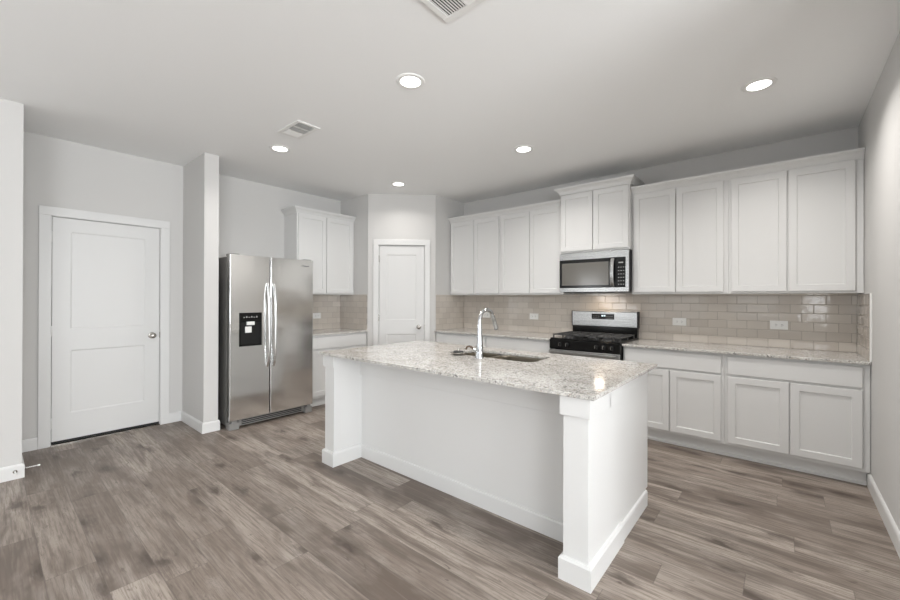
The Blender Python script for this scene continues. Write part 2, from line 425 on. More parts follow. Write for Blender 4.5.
struct('wall_front_left', B((XF - .8, XF, BACKY, FILL_WIN_LEFT[0][0], 0, H), (XF - .8, XF, FILL_WIN_LEFT[0][1], YF, 0, H), (XF - .12, XF, *FILL_WIN_LEFT[0], 0, .6), (XF - .12, XF, *FILL_WIN_LEFT[0], 2.3, H)), M_WALL, 'greige wall end at the far left edge')
struct('wall_front_right', B((XRW + .12, SIDEX, 1.9, 2.02, 0, H)), M_WALL, 'wall beyond the right edge')
def wall_windows(name, fixed, spans, z0, z1, lo, hi, axis, label):
    bm = bmesh.new(); cur = lo
    def seg(a, b, c, d):
        if axis == 'x': box(bm, a, b, fixed - .12, fixed, c, d)
        else: box(bm, fixed, fixed + .12, a, b, c, d)
    for a, b in spans:
        seg(cur, a, 0, H); seg(a, b, 0, z0); seg(a, b, z1, H); cur = b
    seg(cur, hi, 0, H)
    struct(name, bm, M_WALL, label)
wall_windows('wall_rear', BACKY, WIN_BACK, .6, 2.3, XF - .8, SIDEX + .1, 'x', 'rear wall with three windows')
wall_windows('wall_side', SIDEX, WIN_SIDE, .6, 2.3, BACKY - .1, 1.95, 'y', 'side wall with two windows')
def window_frame(n, axis, fixed, a, b):
    bm = bmesh.new(); w = .05
    def bx(a0, a1, c0, c1):
        if axis == 'x': box(bm, a0, a1, fixed - .08, fixed - .03 + .0, c0, c1)
        else: box(bm, *((fixed + .03, fixed + .08) if fixed > 0 else (fixed - .08, fixed - .03)), a0, a1, c0, c1)
    w = min(w, (b - a) * .12)
    bx(a, a + w, .6, 2.3); bx(b - w, b, .6, 2.3); bx(a, b, .6, .65); bx(a, b, 2.25, 2.3); bx(a, b, 1.43, 1.47)
    props(obj('window_%d' % n, bm, M_TRIM), 'white window frame in the wall behind the viewer', 'window', None, 'structure')
n = 1
for a, b in WIN_BACK: window_frame(n, 'x', BACKY, a, b); n += 1
for a, b in WIN_SIDE: window_frame(n, 'y', SIDEX, a, b); n += 1
for a, b in FILL_WIN_LEFT: window_frame(n, 'y', XF, a, b); n += 1  # frame of the added left window

# baseboards
BP = [(0, 0), (.014, 0), (.014, .088), (.010, .098), (.004, .103), (0, .103)]
def baseboard(name, path, label):
    bm = bmesh.new(); sweep(bm, path, BP); struct(name, bm, M_TRIM, label)
# out = right of travel
def bb(name, path, label):
    baseboard(name, path, label)
bb('baseboard_front_left', [(XF, BACKY + .02), (XF, YF), (XD + .016, YF)], 'white baseboard around the far left wall end')
bb('baseboard_left', [(XD, YF + .001), (XD, .296)], 'white baseboard left of the left door')
bb('baseboard_partition', [(XD, 1.251), (XD, YW), (XW, YW), (XW, YW2), (XW - .02, YW2)], 'white baseboard around the wing wall beside the refrigerator')
bb('baseboard_right', [(XRW, 4.04), (XRW, 1.92)], 'white baseboard along the right wall')
baseboard('baseboard_pantry_left', [(FD.p(0, 0, 0).x, FD.p(0, 0, 0).y), (FD.p(.068, 0, 0).x, FD.p(.068, 0, 0).y)], 'white baseboard left of the pantry door')
baseboard('baseboard_pantry_right', [(FD.p(.845, 0, 0).x, FD.p(.845, 0, 0).y), (FD.p(LD, 0, 0).x, FD.p(LD, 0, 0).y)], 'white baseboard right of the pantry door')

# ------------------------------------------------------------------ doors
def make_door(name, fr, a0, a1, top, cas, label, knob_a, knob_z, hinges, base, panels, sweep_gap):
    t = thing(name, label, 'door', base, None, 'structure')
    w = cas
    bm = bmesh.new()
    fr.box(bm, a0 - w, a0, 0, .017, 0, top); fr.box(bm, a1, a1 + w, 0, .017, 0, top); fr.box(bm, a0 - w, a1 + w, 0, .017, top, top + w)
    obj('casing', bm, M_TRIM, t, .003)
    bm = bmesh.new()
    fr.box(bm, a0 - .001, a0 + .004, -.058, .001, 0, top); fr.box(bm, a1 - .004, a1 + .001, -.058, .001, 0, top); fr.box(bm, a0, a1, -.058, .001, top - .004, top + .001)
    fr.box(bm, a0 + .004, a0 + .016, -.058, -.046, 0, top); fr.box(bm, a1 - .016, a1 - .004, -.058, -.046, 0, top); fr.box(bm, a0 + .016, a1 - .016, -.058, -.046, top - .016, top - .004)
    obj('jamb', bm, M_TRIM, t)
    sl = obj('door_panel', panel_mesh(fr, a0 + .0075, a1 - .0075, sweep_gap, top - .008, -.042, -.006, panels, .006, .012, .002), M_DOOR, t)
    # knob on a round rose
    M = axis_matrix(fr.p(knob_a, -.006, knob_z), fr.n)
    bm = bmesh.new(); lathe(bm, 0, 0, [(0, .0), (.032, .0), (.032, .004), (.028, .009), (.016, .011), (0, .011)], M=M)
    obj('knob_rose', bm, M_NICKEL, t, smooth=True)
    bm = bmesh.new(); lathe(bm, 0, 0, [(0, .010), (.011, .011), (.011, .030), (.018, .036), (.0265, .046), (.0275, .055), (.022, .064), (.012, .068), (0, .069)], M=M)
    obj('knob', bm, M_NICKEL, t, smooth=True)
    bm = bmesh.new(); fr.box(bm, a1 - .0085, a1 - .003, -.03, .0015, knob_z - .03, knob_z + .03)
    obj('strike_plate', bm, M_NICKEL, t)
    for hz in hinges:
        bm = bmesh.new(); tube(bm, [fr.p(a0 + .002, .004, hz - .045), fr.p(a0 + .002, .004, hz + .045)], .0075, 12)
        obj('hinge', bm, M_TRIM if name == 'door_1' else M_NICKEL, t, smooth=True)
    return t
FL = Fr(XD, 0, 0, 1, 1, 0)
d1 = make_door('door_1', FL, .374, 1.178, 2.047, .077, 'white two panel door with round knob at the left', 1.107, .935, (1.86, 1.02, .20), (XD, .77, 0),
               [(.500, 1.050, 1.035, 1.920), (.500, 1.050, .27, .842)], .034)
bm = bmesh.new(); FL.box(bm, .379, 1.173, -.040, -.012, .016, .034); obj('door_sweep', bm, M_RUBBER, d1)
bm = bmesh.new(); FL.box(bm, .375, 1.177, -.07, .012, 0, .010); obj('threshold', bm, M_NICKEL, d1)
d2 = make_door('door_2', FD, D2[0], D2[1], D2[2], .072, 'white two panel pantry door in the angled corner wall', .690, .933, (1.86, 1.06, .22), tuple(FD.p(.45, 0, 0)),
               [(.252, .655, 1.03, 1.92), (.252, .655, .25, .838)], .014)

# ------------------------------------------------------------------ cabinets
ST = .052
def shaker(fr, a0, a1, c0, c1, b=0.0): return panel_mesh(fr, a0, a1, c0, c1, b + .001, b + .020, [(a0 + ST, a1 - ST, c0 + ST, c1 - ST)], .009, .004)
def upper_cabinet(fr, a0, a1, depth, z0, z1, doors, label, group=None, filler=None):
    """carcase behind b = 0, doors in front"""
    o = fr.p((a0 + a1) / 2, -depth / 2, z0)
    t = thing('upper_cabinet', label, 'cabinet', tuple(o), group)
    bm = bmesh.new(); fr.box(bm, a0 + .0005, a1 - .0005, -depth + .002, 0, z0, z1)
    obj('body', bm, M_CAB, t, .0015)
    for d0, d1 in doors: obj('door', shaker(fr, d0, d1, z0 + .018, z1 - .006), M_CAB, t)
    return t
def base_cabinet(fr, a0, a1, depth, label, drawers, doors, group=None, z1=CB):
    o = fr.p((a0 + a1) / 2, -depth / 2, 0)
    t = thing('base_cabinet', label, 'cabinet', tuple(o), group)
    bm = bmesh.new(); fr.box(bm, a0 + .0005, a1 - .0005, -depth + .004, 0, .108, z1 - .001); fr.box(bm, a0 + .0005, a1 - .0005, -depth + .004, -.062, 0, .108)
    obj('body', bm, M_CAB, t, .0015)
    for d0, d1 in drawers: obj('drawer', panel_mesh(fr, d0, d1, .700, .846, .001, .020, [], ease=.003), M_CAB, t)
    for d0, d1 in doors: obj('door', shaker(fr, d0, d1, .134, .682), M_CAB, t)
    return t
YU = YB - .31; YBF = YB - .61          # carcase fronts
FU = Fr(0, YU, 1, 0, 0, -1); FT = Fr(0, YU - .078, 1, 0, 0, -1); FBk = Fr(0, YBF, 1, 0, 0, -1)
DU = .31; 
UG = 'white upper cabinets'
XT0, XT1 = -1.928, -1.186
upper_cabinet(FU, XQ + .002, -2.79, DU, UB, UT, [(-3.612, -3.208), (-3.200, -2.806)], 'white two door upper cabinet next to the pantry corner on the range wall', UG)
upper_cabinet(FU, -2.79, XT0, DU, UB, UT, [(-2.774, -2.362), (-2.354, -1.944)], 'white two door upper cabinet immediately left of the microwave', UG)
tall = upper_cabinet(FT, XT0, XT1, DU + .078, 1.832, 2.49, [(-1.918, -1.561), (-1.553, -1.196)], 'raised white two door upper cabinet directly above the microwave', UG)
upper_cabinet(FU, XT1, -.372, DU, UB, UT, [(-1.168, -.790), (-.782, -.408)], 'white two door upper cabinet immediately right of the microwave', UG)
upper_cabinet(FU, -.372, XRW - .002, DU, UB, UT, [(-.352, .024), (.034, .422)], 'white two door upper cabinet in the corner by the right wall', UG)
XL = XR + .32
FLu = Fr(XL, 0, 0, 1, 1, 0)
upper_cabinet(FLu, 2.500, YP - .002, .318, UB, UT, [(2.514, 2.905), (2.913, 3.322)], 'white two door upper cabinet right of the refrigerator', UG)
CR = [(0, 0), (.009, 0), (.009, .010), (.014, .014), (.018, .026), (.028, .040), (.040, .050), (.046, .052), (.046, .058), (.054, .060), (.054, .076), (0, .076)]
def crown(path, z, label):
    bm = bmesh.new(); sweep(bm, path, CR, z); return props(obj('crown_molding', bm, M_CAB), label, 'molding')
f = YU - .0005
# travel so that the right-hand side faces the room
crown([(XT0 - .002, f), (XQ + .002, f)][::-1], UT - .005, 'white crown molding above the upper cabinets left of the microwave')
crown([(XT1 + .002, f), (XRW - .002, f)], UT - .005, 'white crown molding above the upper cabinets right of the microwave')
ft = YU - .0785
crown([(XT0 - .0005, YB - .03), (XT0 - .0005, ft), (XT1 + .0005, ft), (XT1 + .0005, YB - .03)], 2.492, 'raised white crown molding with short returns above the microwave cabinet')
crown([(XR + .02, 2.4995), (XL + .0005, 2.4995), (XL + .0005, YP - .002)], UT - .008, 'white crown molding on the upper cabinet right of the refrigerator')

BG = 'white base cabinets'
base_cabinet(FBk, XQ + .002, -2.79, .61, 'white base cabinet next to the pantry corner on the range wall', [(-3.612, -2.806)], [(-3.612, -3.208), (-3.200, -2.806)], BG)
base_cabinet(FBk, -2.79, -1.925, .61, 'white base cabinet immediately left of the range', [(-2.774, -1.94)], [(-2.774, -2.362), (-2.354, -1.94)], BG)
base_cabinet(FBk, -1.182, -.372, .61, 'white base cabinet immediately right of the range', [(-1.166, -.395)], [(-1.166, -.783), (-.775, -.395)], BG)
base_cabinet(FBk, -.372, XRW - .002, .61, 'white base cabinet in the corner by the right wall', [(-.350, .428)], [(-.350, .036), (.044, .428)], BG)
FLb = Fr(XR + .615, 0, 0, 1, 1, 0)
base_cabinet(FLb, 2.500, YP - .002, .61, 'white base cabinet right of the refrigerator', [(2.514, 3.332)], [(2.514, 2.918), (2.926, 3.332)], BG)
KP = [(0, 0), (.012, 0), (.012, .020), (.004, .026), (.004, .108), (0, .108)]
def kick(path, label):
    bm = bmesh.new(); sweep(bm, path, KP); props(obj('toe_kick_board', bm, M_CAB), label, 'toe kick')
kick([(-1.180, YBF + .0605), (XRW - .016, YBF + .0605)], 'white toe kick board below the base cabinets right of the range')
kick([(XQ + .002, YBF + .0605), (-1.926, YBF + .0605)], 'white toe kick board below the base cabinets left of the range')
kick([(XR + .5545, 2.502), (XR + .5545, YP - .002)], 'white toe kick board below the base cabinet by the refrigerator')

def counter(b, label):
    bm = B(b); return props(obj('countertop', bm, M_GRANITE, None, .003), label, 'countertop', 'granite countertops')
counter((-1.183, XRW - .002, YB - .651, YB - .002, CB, CT), 'speckled granite countertop right of the range')
counter((XQ + .002, -1.925, YB - .651, YB - .002, CB, CT), 'speckled granite countertop left of the range')
counter((XR + .002, XR + .650, 2.485, YP - .002, CB, CT), 'short speckled granite countertop right of the refrigerator')
def splash(b, m, label): props(obj('tile_backsplash', B(b), m), label, 'backsplash')
splash((XQ + .010, XRW - .010, YB - .009, YB - .0005, CT + .0005, UB + .012), M_TILE_X, 'taupe subway tile backsplash behind the range')
splash((XQ + .0005, XQ + .009, YQ + .012, YB - .0005, CT + .0005, UB + .002), M_TILE_Y, 'narrow taupe tile side splash right of the pantry door')
splash((XRW - .009, XRW - .0005, YB - .651, YB - .0095, CT + .0005, UB - .008), M_TILE_Y, 'narrow taupe tile side splash on the right wall')
splash((XR + .0005, XR + .009, 2.49, YP - .0095, CT + .0005, UB - .001), M_TILE_Y, 'taupe tile backsplash right of the refrigerator')
splash((XR + .0005, XP - .012, YP - .009, YP - .0005, CT + .0005, UB + .002), M_TILE_X, 'taupe tile side splash left of the pantry door')
props(obj('tile_edge_trim', B((XRW - .011, XRW - .0005, YB - .6545, YB - .6515, CT + .0005, UB - .008)), M_WHITEP), 'thin white edge strip of the side splash on the right wall', 'trim')

# ------------------------------------------------------------------ island
IX0, IX1, IY0, IY1 = -2.852, -.636, 1.738, 2.895
def rrect(x0, x1, y0, y1, r, n=6):
    pts = []
    for cx, cy, a in ((x1 - r, y1 - r, 0), (x0 + r, y1 - r, 90), (x0 + r, y0 + r, 180), (x1 - r, y0 + r, 270)):
        for k in range(n + 1):
            t = math.radians(a + 90 * k / n); pts.append((cx + r * math.cos(t), cy + r * math.sin(t)))
    return pts
SK = (-2.000, -1.300, 2.380, 2.716)
bm = bmesh.new()
def loop(pts, z):
    vs = [bm.verts.new((x, y, z)) for x, y in pts]
    return [bm.edges.new((vs[i], vs[(i + 1) % len(vs)])) for i in range(len(vs))]
es = loop([(IX0, IY0), (IX1, IY0), (IX1, IY1), (IX0, IY1)], CT) + loop(rrect(*SK, .06), CT)
bmesh.ops.triangle_fill(bm, edges=es, use_beauty=True, use_dissolve=False)
r = bmesh.ops.extrude_face_region(bm, geom=bm.faces[:])
for v in r['geom']:
    if isinstance(v, bmesh.types.BMVert): v.co.z = CB
props(obj('island_countertop', bm, M_GRANITE, None, .0025), 'large speckled granite island countertop with sink cutout', 'countertop')

isl = thing('kitchen_island', 'white kitchen island with square corner posts and granite top', 'island', ((IX0 + IX1) / 2, 2.3, 0))
PW = .122; PX1 = -.672; PX0 = PX1 - PW; LX0 = -2.814; LX1 = LX0 + PW; PY0 = 1.771; PY1 = 2.226; FY = 2.038; EX = -.6725
obj('front_panel', B((LX1 - .01, PX0 + .01, FY, FY + .02, 0, CB - .001)), M_CAB, isl, .001)
obj('apron', B((LX1, PX0, FY - .014, FY, .690, CB - .001)), M_CAB, isl, .0015)  # thin raised band built where the counter's shadow edge shows on the panel
bm = bmesh.new(); sweep(bm, [(LX1 - .0, FY), (PX0 + .0, FY)], BP[:1] + [(.013, 0), (.013, .092), (.010, .101), (0, .103)]); obj('base_molding', bm, M_CAB, isl)
for x0, x1, inner in ((PX0, PX1, 0), (LX0, LX1, 1)):
    pst = obj('post', B((x0, x1, PY0, PY1 if inner == 0 else PY1, 0, CB - .001)), M_CAB, isl, .0015)
    cp = bmesh.new(); g = .013
    if inner == 0: box(cp, x0 - g, x1 + g * .8, PY0 - g, FY, .775, CB - .001); box(cp, x1 - .01, x1 + g * .8, FY - .01, PY1 + .002, .775, CB - .001)
    else: box(cp, x0 - g, x1 + g, PY0 - g, FY - .001, .775, CB - .001); box(cp, x0 - g, x0 + .01, FY - .01, PY1 + .002, .775, CB - .001)
    obj('post_cap', cp, M_CAB, pst, .0015)
    bm = bmesh.new()
    SB = [(0, 0), (.017, 0), (.017, .098), (.010, .110), (0, .112)]
    if inner == 0: sweep(bm, [(x0, FY - .013), (x0, PY0), (x1, PY0), (x1, PY1), (x1 - .01, PY1)], SB)
    else: sweep(bm, [(x0 + .01, PY1), (x0, PY1), (x0, PY0), (x1, PY0), (x1, FY - .013)][::1], SB)
    obj('post_base', bm, M_CAB, pst)
obj('end_panel', B((EX - .02, EX, PY1 - .02, 2.790, .10, CB - .001), (EX - .02, EX, PY1 - .02, 2.715, 0, .10)), M_CAB, isl, .001)
obj('end_panel', B((LX0 + .013, LX0 + .033, PY1 - .02, 2.775, .10, CB - .001), (LX0 + .013, LX0 + .033, PY1 - .02, 2.70, 0, .10)), M_CAB, isl, .001)
bm = bmesh.new(); sweep(bm, [(EX, PY1), (EX, 2.745)], [(0, 0), (.012, 0), (.012, .085), (.008, .095), (0, .098)]); obj('base_molding', bm, M_CAB, isl)
bm = bmesh.new(); sweep(bm, [(LX0 + .013, 2.745), (LX0 + .013, PY1)], [(0, 0), (.012, 0), (.012, .085), (.008, .095), (0, .098)]); obj('base_molding', bm, M_CAB, isl)
FI = Fr(0, 2.790, -1, 0, 0, 1)
bm = bmesh.new(); FI.box(bm, .70, 2.79, -.018, 0, .10, CB - .001); FI.box(bm, .70, 2.79, -.09, -.075, 0, .10)
obj('back_panel', bm, M_CAB, isl)
for k in range(4):
    a = .70 + k * .5225
    obj('drawer', panel_mesh(FI, a + .01, a + .5125, .700, .846, .001, .02, []), M_CAB, isl)
    obj('door', shaker(FI, a + .01, a + .5125, .134, .682), M_CAB, isl)

# sink: two undermounted bowls
snk = thing('kitchen_sink', 'stainless double bowl sink set into the island countertop', 'sink', (-1.66, 2.55, CB - .2))
mid = -1.735
for x0, x1 in ((SK[0] - .004, mid - .012), (mid + .012, SK[1] + .004)):
    bm = bmesh.new(); rings = []
    for ins, z, rr in ((0, CB - .002, .06), (0, CB - .012, .06), (.008, .72, .055), (.03, .693, .05), (.06, .688, .03)):
        rings.append([bm.verts.new((x, y, z)) for x, y in rrect(x0 + ins, x1 - ins, SK[2] - .004 + ins, SK[3] + .004 - ins, rr)])
    for a, b in zip(rings, rings[1:]):
        for k in range(len(a)): bm.faces.new((a[k], a[(k + 1) % len(a)], b[(k + 1) % len(a)], b[k]))
    bm.faces.new(rings[-1])
    o = obj('bowl', bm, M_SINK, snk, smooth=True); md = o.modifiers.new('sheet', 'SOLIDIFY'); md.thickness = .0015; md.offset = 1
    bm = bmesh.new(); lathe(bm, 0, 0, [(.0, .0), (.02, .001), (.040, .003), (.044, .001), (.044, -.002), (0, -.002)], M=Matrix.Translation(((x0 + x1) / 2, 2.55, .6915)))
    obj('drain', bm, M_CHROME, snk, smooth=True)
obj('divider', B((mid - .0115, mid + .0115, SK[2] + .02, SK[3] - .02, .74, CB - .016)), M_SINK, snk, .004)

# faucet
fx, fy = -1.685, 2.326
fc = thing('kitchen_faucet', 'tall chrome gooseneck faucet beside the island sink', 'faucet', (fx, fy, CT))
bm = bmesh.new(); lathe(bm, fx, fy, [(0, CT), (.031, CT), (.031, CT + .006), (.0275, CT + .012), (.0265, CT + .05), (.0245, CT + .085), (.0215, CT + .13), (.0185, CT + .18), (.0165, CT + .235), (.0155, CT + .245), (0, CT + .245)], 28)
obj('body', bm, M_CHROME, fc, smooth=True)
dirx, diry = .10, .995
pts = [(fx, fy, CT + .19)]
rr, zc_ = .078, CT + .262
for k in range(0, 25):
    a = math.pi - math.radians(158) * k / 24
    off = rr + rr * math.cos(a); pts.append((fx + dirx * off, fy + diry * off, zc_ + rr * 1.12 * math.sin(a)))
rad = [.0135] * len(pts)
bm = bmesh.new(); tube(bm, pts, rad, 18); obj('spout', bm, M_CHROME, fc, smooth=True)
e = Vector(pts[-1]); dlast = (Vector(pts[-1]) - Vector(pts[-2])).normalized()
bm = bmesh.new(); tube(bm, [e - dlast * .004, e + dlast * .012, e + dlast * .014, e + dlast * .075, e + dlast * .098, e + dlast * .100], [.0155, .0155, .0145, .0175, .0185, .015], 18)
sh = obj('spray_head', bm, M_CHROME, fc, smooth=True)
bm = bmesh.new(); tube(bm, [e + dlast * .0995, e + dlast * .104], .014, 18); obj('nozzle', bm, M_BLACKP, sh)
bm = bmesh.new(); tube(bm, [(fx - .018, fy - .006, CT + .055), (fx - .045, fy - .016, CT + .058)], .0125, 14)
hv = obj('lever_hub', bm, M_CHROME, fc, smooth=True)
bm = bmesh.new(); tube(bm, [(fx - .043, fy - .016, CT + .058), (fx - .055, fy - .022, CT + .074), (fx - .072, fy - .03, CT + .082), (fx - .088, fy - .038, CT + .076), (fx - .094, fy - .042, CT + .058)], [.008, .0075, .007, .007, .0065], 10)
obj('lever', bm, M_BRONZE, hv, smooth=True)
# sink strainer lying on the counter
st = thing('sink_strainer', 'dark round sink strainer lying left of the faucet', 'strainer', (-1.905, 2.352, CT))
Ms = Matrix.Translation((-1.905, 2.352, CT)) @ Matrix.Scale(1.22, 4)
bm = bmesh.new(); lathe(bm, 0, 0, [(0, .001), (.030, .001), (.036, .010), (.052, .012), (.054, .015), (.050, .018), (.034, .016), (.028, .008), (0, .007)], M=Ms)
obj('basket', bm, M_NICKEL, st, smooth=True)
bm = bmesh.new(); lathe(bm, 0, 0, [(0, .007), (.030, .010), (.033, .020), (.027, .024), (0, .024)], M=Ms)
obj('stopper', bm, M_RUBBER, st, smooth=True)
bm = bmesh.new(); lathe(bm, 0, 0, [(0, .024), (.006, .024), (.006, .032), (.011, .034), (.010, .039), (0, .040)], 16, M=Ms)
obj('pull_knob', bm, M_NICKEL, st, smooth=True)

# ------------------------------------------------------------------ refrigerator
FX = -4.17; R0, R1, RS = 1.560, 2.462, 1.962
FF = Fr(FX, 0, 0, 1, 1, 0)
fg = thing('refrigerator', 'stainless side by side refrigerator with black water dispenser', 'refrigerator', (-4.5, 2.01, 0))
obj('body', B((XR + .03, FX - .078, R0 + .006, R1 - .006, .035, 1.738)), M_STEEL_SIDE, fg, .004)
obj('gasket', B((FX - .078, FX - .062, R0 + .012, R1 - .012, .10, 1.735)), M_RUBBER, fg)
def fdoor(a0, a1, hole=None):
    bm = bmesh.new(); z0, z1 = .098, 1.757; bb_, bf = -.062, 0; r = .006
    # rounded vertical edges: profile in (a,b)
    prof = [(a0, bb_)] + [(a0 + r - r * math.cos(t), bf - r + r * math.sin(t)) for t in [math.radians(18 * k) for k in range(6)]] + \
           [(a1 - r + r * math.sin(t), bf - r + r * math.cos(t)) for t in [math.radians(18 * k) for k in range(6)]] + [(a1, bb_)]
    lo = [bm.verts.new(FF.p(a, b, z0)) for a, b in prof]; hi = [bm.verts.new(FF.p(a, b, z1)) for a, b in prof]
    for k in range(len(prof)):
        m = (k + 1) % len(prof); bm.faces.new((lo[k], lo[m], hi[m], hi[k]))
    bm.faces.new(lo[::-1]); bm.faces.new(hi)
    return bm
dl = obj('door', fdoor(R0, RS - .005), M_FRIDGE, fg, .002); dr = obj('door', fdoor(RS + .005, R1), M_FRIDGE, fg, .002)
def fhandle(y):
    bm = bmesh.new(); pts = []
    z0, z1 = .60, 1.475
    for k in range(21):
        s = k / 20; b = .012 + .036 * min(1, math.sin(math.pi * s) * 1.6) ** .8 if 0 < s < 1 else .0
        pts.append(FF.p(y, b, z0 + (z1 - z0) * s))
    tube(bm, pts, .0135, 14, sq=1.0); return bm
obj('handle', fhandle(RS - .030), M_HANDLE, dl, smooth=True); obj('handle', fhandle(RS + .036), M_HANDLE, dr, smooth=True)
# dispenser
da0, da1, dc0, dc1 = 1.648, 1.872, .830, 1.171
bm = bmesh.new(); FF.box(bm, da0, da1, .0005, .006, 1.075, dc1); FF.box(bm, da0, da0 + .014, .0005, .006, dc0, 1.075); FF.box(bm, da1 - .014, da1, .0005, .006, dc0, 1.075); FF.box(bm, da0, da1, .0005, .006, dc0, dc0 + .02)
dp = obj('water_dispenser', bm, M_BLACK, dl, .002)
bm = bmesh.new(); FF.box(bm, da0 + .014, da1 - .014, .0003, .0015, dc0 + .02, 1.075); obj('recess', bm, M_BLACKP, dp)
bm = bmesh.new()
for k in range(6): FF.box(bm, da0 + .040 + k * .025, da0 + .051 + k * .025, .006, .0064, 1.120, 1.128 + .008 * (k % 2)); 
obj('control_legend', bm, M_LEGEND, dp)
bm = bmesh.new(); FF.box(bm, 1.715, 1.790, .002, .026, 1.045, 1.080); obj('dispenser_spout', bm, M_WHITEP, dp, .003)
bm = bmesh.new(); FF.box(bm, 1.702, 1.765, .002, .016, .968, 1.030); obj('paddle', bm, M_WHITEP, dp, .004)
bm = bmesh.new(); FF.box(bm, da0 + .02, da1 - .02, .001, .016, dc0 + .004, dc0 + .016); obj('drip_tray', bm, M_BLACK, dp)
# badge: a small oval swirl and a strip of tiny raised lettering shapes
bm = bmesh.new()
tube(bm, [FF.p(2.328 + .012 * math.cos(a), .0012, 1.688 + .007 * math.sin(a)) for a in [2 * math.pi * k / 16 for k in range(15)]], .0012, 6)
for k in range(8): FF.box(bm, 2.342 + k * .0085, 2.348 + k * .0085, .0003, .0016, 1.680, 1.690 + .005 * (k % 3 == 0))
obj('badge', bm, M_BADGE, dr)
bm = bmesh.new(); FF.box(bm, R0 + .10, R1 - .09, -.050, -.040, .022, .092)
gr = obj('base_grille', bm, M_GREYP, fg, .002)
bm = bmesh.new()
for k in range(3): FF.box(bm, R0 + .13, R1 - .12, -.0405, -.037, .034 + k * .018, .043 + k * .018)
obj('grille_slots', bm, M_BLACKP, gr)
for a0, a1 in ((R0 + .004, R0 + .098), (R1 - .088, R1 - .004)):
    bm = bmesh.new(); FF.box(bm, a0, a1, -.11, -.008, .002, .070); FF.box(bm, a0 + .02, a1 - .02, -.03, -.006, .070, .092)
    ft_ = obj('foot_cover', bm, M_GREYP, fg, .005)
for a0 in (R0 + .01, R1 - .10):
    bm = bmesh.new(); FF.box(bm, a0, a0 + .09, -.13, -.02, 1.740, 1.768); obj('hinge_cover', bm, M_GREYP, fg, .006)

# ------------------------------------------------------------------ range
X0, X1 = -1.918, -1.190; YFr = 3.955
FR = Fr(0, YFr, 1, 0, 0, -1)
rg = thing('gas_range', 'black and stainless gas range with raised backguard', 'range', ((X0 + X1) / 2, 4.27, 0))
obj('body', B((X0, X1, YFr + .002, YB - .02, .02, .893)), M_BLACKP, rg, .002)
obj('cooktop', B((X0 - .001, X1 + .001, YFr - .012, YB - .10, .893, .905)), M_BLACK, rg, .004)
bm = bmesh.new(); FR.box(bm, X0, X1, -.002, .028, .792, .892); cp = obj('control_panel', bm, M_BLACK, rg, .004)
for kx in (-1.800, -1.722, -1.420, -1.345, -1.268):
    M = axis_matrix(FR.p(kx, .028, .842), FR.n)
    bm = bmesh.new(); lathe(bm, 0, 0, [(0, 0), (.024, 0), (.023, .006), (.019, .009), (.018, .028), (0, .030)], 20, M=M); kb = obj('knob', bm, M_BLACKP, cp, smooth=True)
    bm = bmesh.new(); FR.box(bm, kx - .0025, kx + .0025, .056, .0595, .828, .860); obj('knob_pointer', bm, M_NICKEL, kb)
bm = bmesh.new(); FR.box(bm, X0 + .003, X1 - .003, 0, .030, .19, .786); dr_ = obj('oven_door', bm, M_STEEL, rg, .004)
bm = bmesh.new(); FR.box(bm, X0 + .10, X1 - .10, .030, .033, .30, .66); obj('oven_window', bm, M_DGLASS, dr_)
bm = bmesh.new(); FR.box(bm, X0 + .012, X1 - .03, .052, .078, .750, .778); hd = obj('oven_handle', bm, M_STEEL, dr_, .006)
bm = bmesh.new(); FR.box(bm, X0 + .04, X0 + .07, .030, .055, .752, .776); obj('handle_bracket', bm, M_STEEL, hd)
bm = bmesh.new(); FR.box(bm, X1 - .09, X1 - .06, .030, .055, .752, .776); obj('handle_bracket', bm, M_STEEL, hd)
bm = bmesh.new(); FR.box(bm, X0 + .003, X1 - .003, 0, .028, .035, .182); obj('storage_drawer', bm, M_STEEL, rg, .004)
# backguard
YG = 4.520
obj('backguard_riser', B((X0 + .004, X1 - .004, YG + .004, YB - .022, .893, 1.012)), M_BLACK, rg, .003)
bg = obj('backguard', B((X0 - .002, X1 + .002, YG, YB - .022, 1.010, 1.180)), M_STEEL, rg, .006)
for xa in (X0 - .004, X1 - .006):
    obj('backguard_end_cap', B((xa, xa + .010, YG - .003, YB - .021, 1.004, 1.184)), M_BLACKP, bg, .003)
obj('control_display', B((-1.684, -1.432, YG - .003, YG + .001, 1.093, 1.153)), M_BLACK, bg, .001)
bm = bmesh.new()
for k in range(4): box(bm, -1.570 + k * .010 + (.004 if k > 1 else 0), -1.563 + k * .010 + (.004 if k > 1 else 0), YG - .0036, YG - .0031, 1.126, 1.140)
obj('clock_digits', bm, M_DIGIT, bg)
bm = bmesh.new()
for k in range(11):
    if 4 <= k <= 6: continue
    for j in range(2): box(bm, -1.672 + k * .021, -1.660 + k * .021, YG - .0036, YG - .0031, 1.104 + j * .022, 1.107 + j * .022)
obj('control_legend', bm, M_LEGEND, bg)
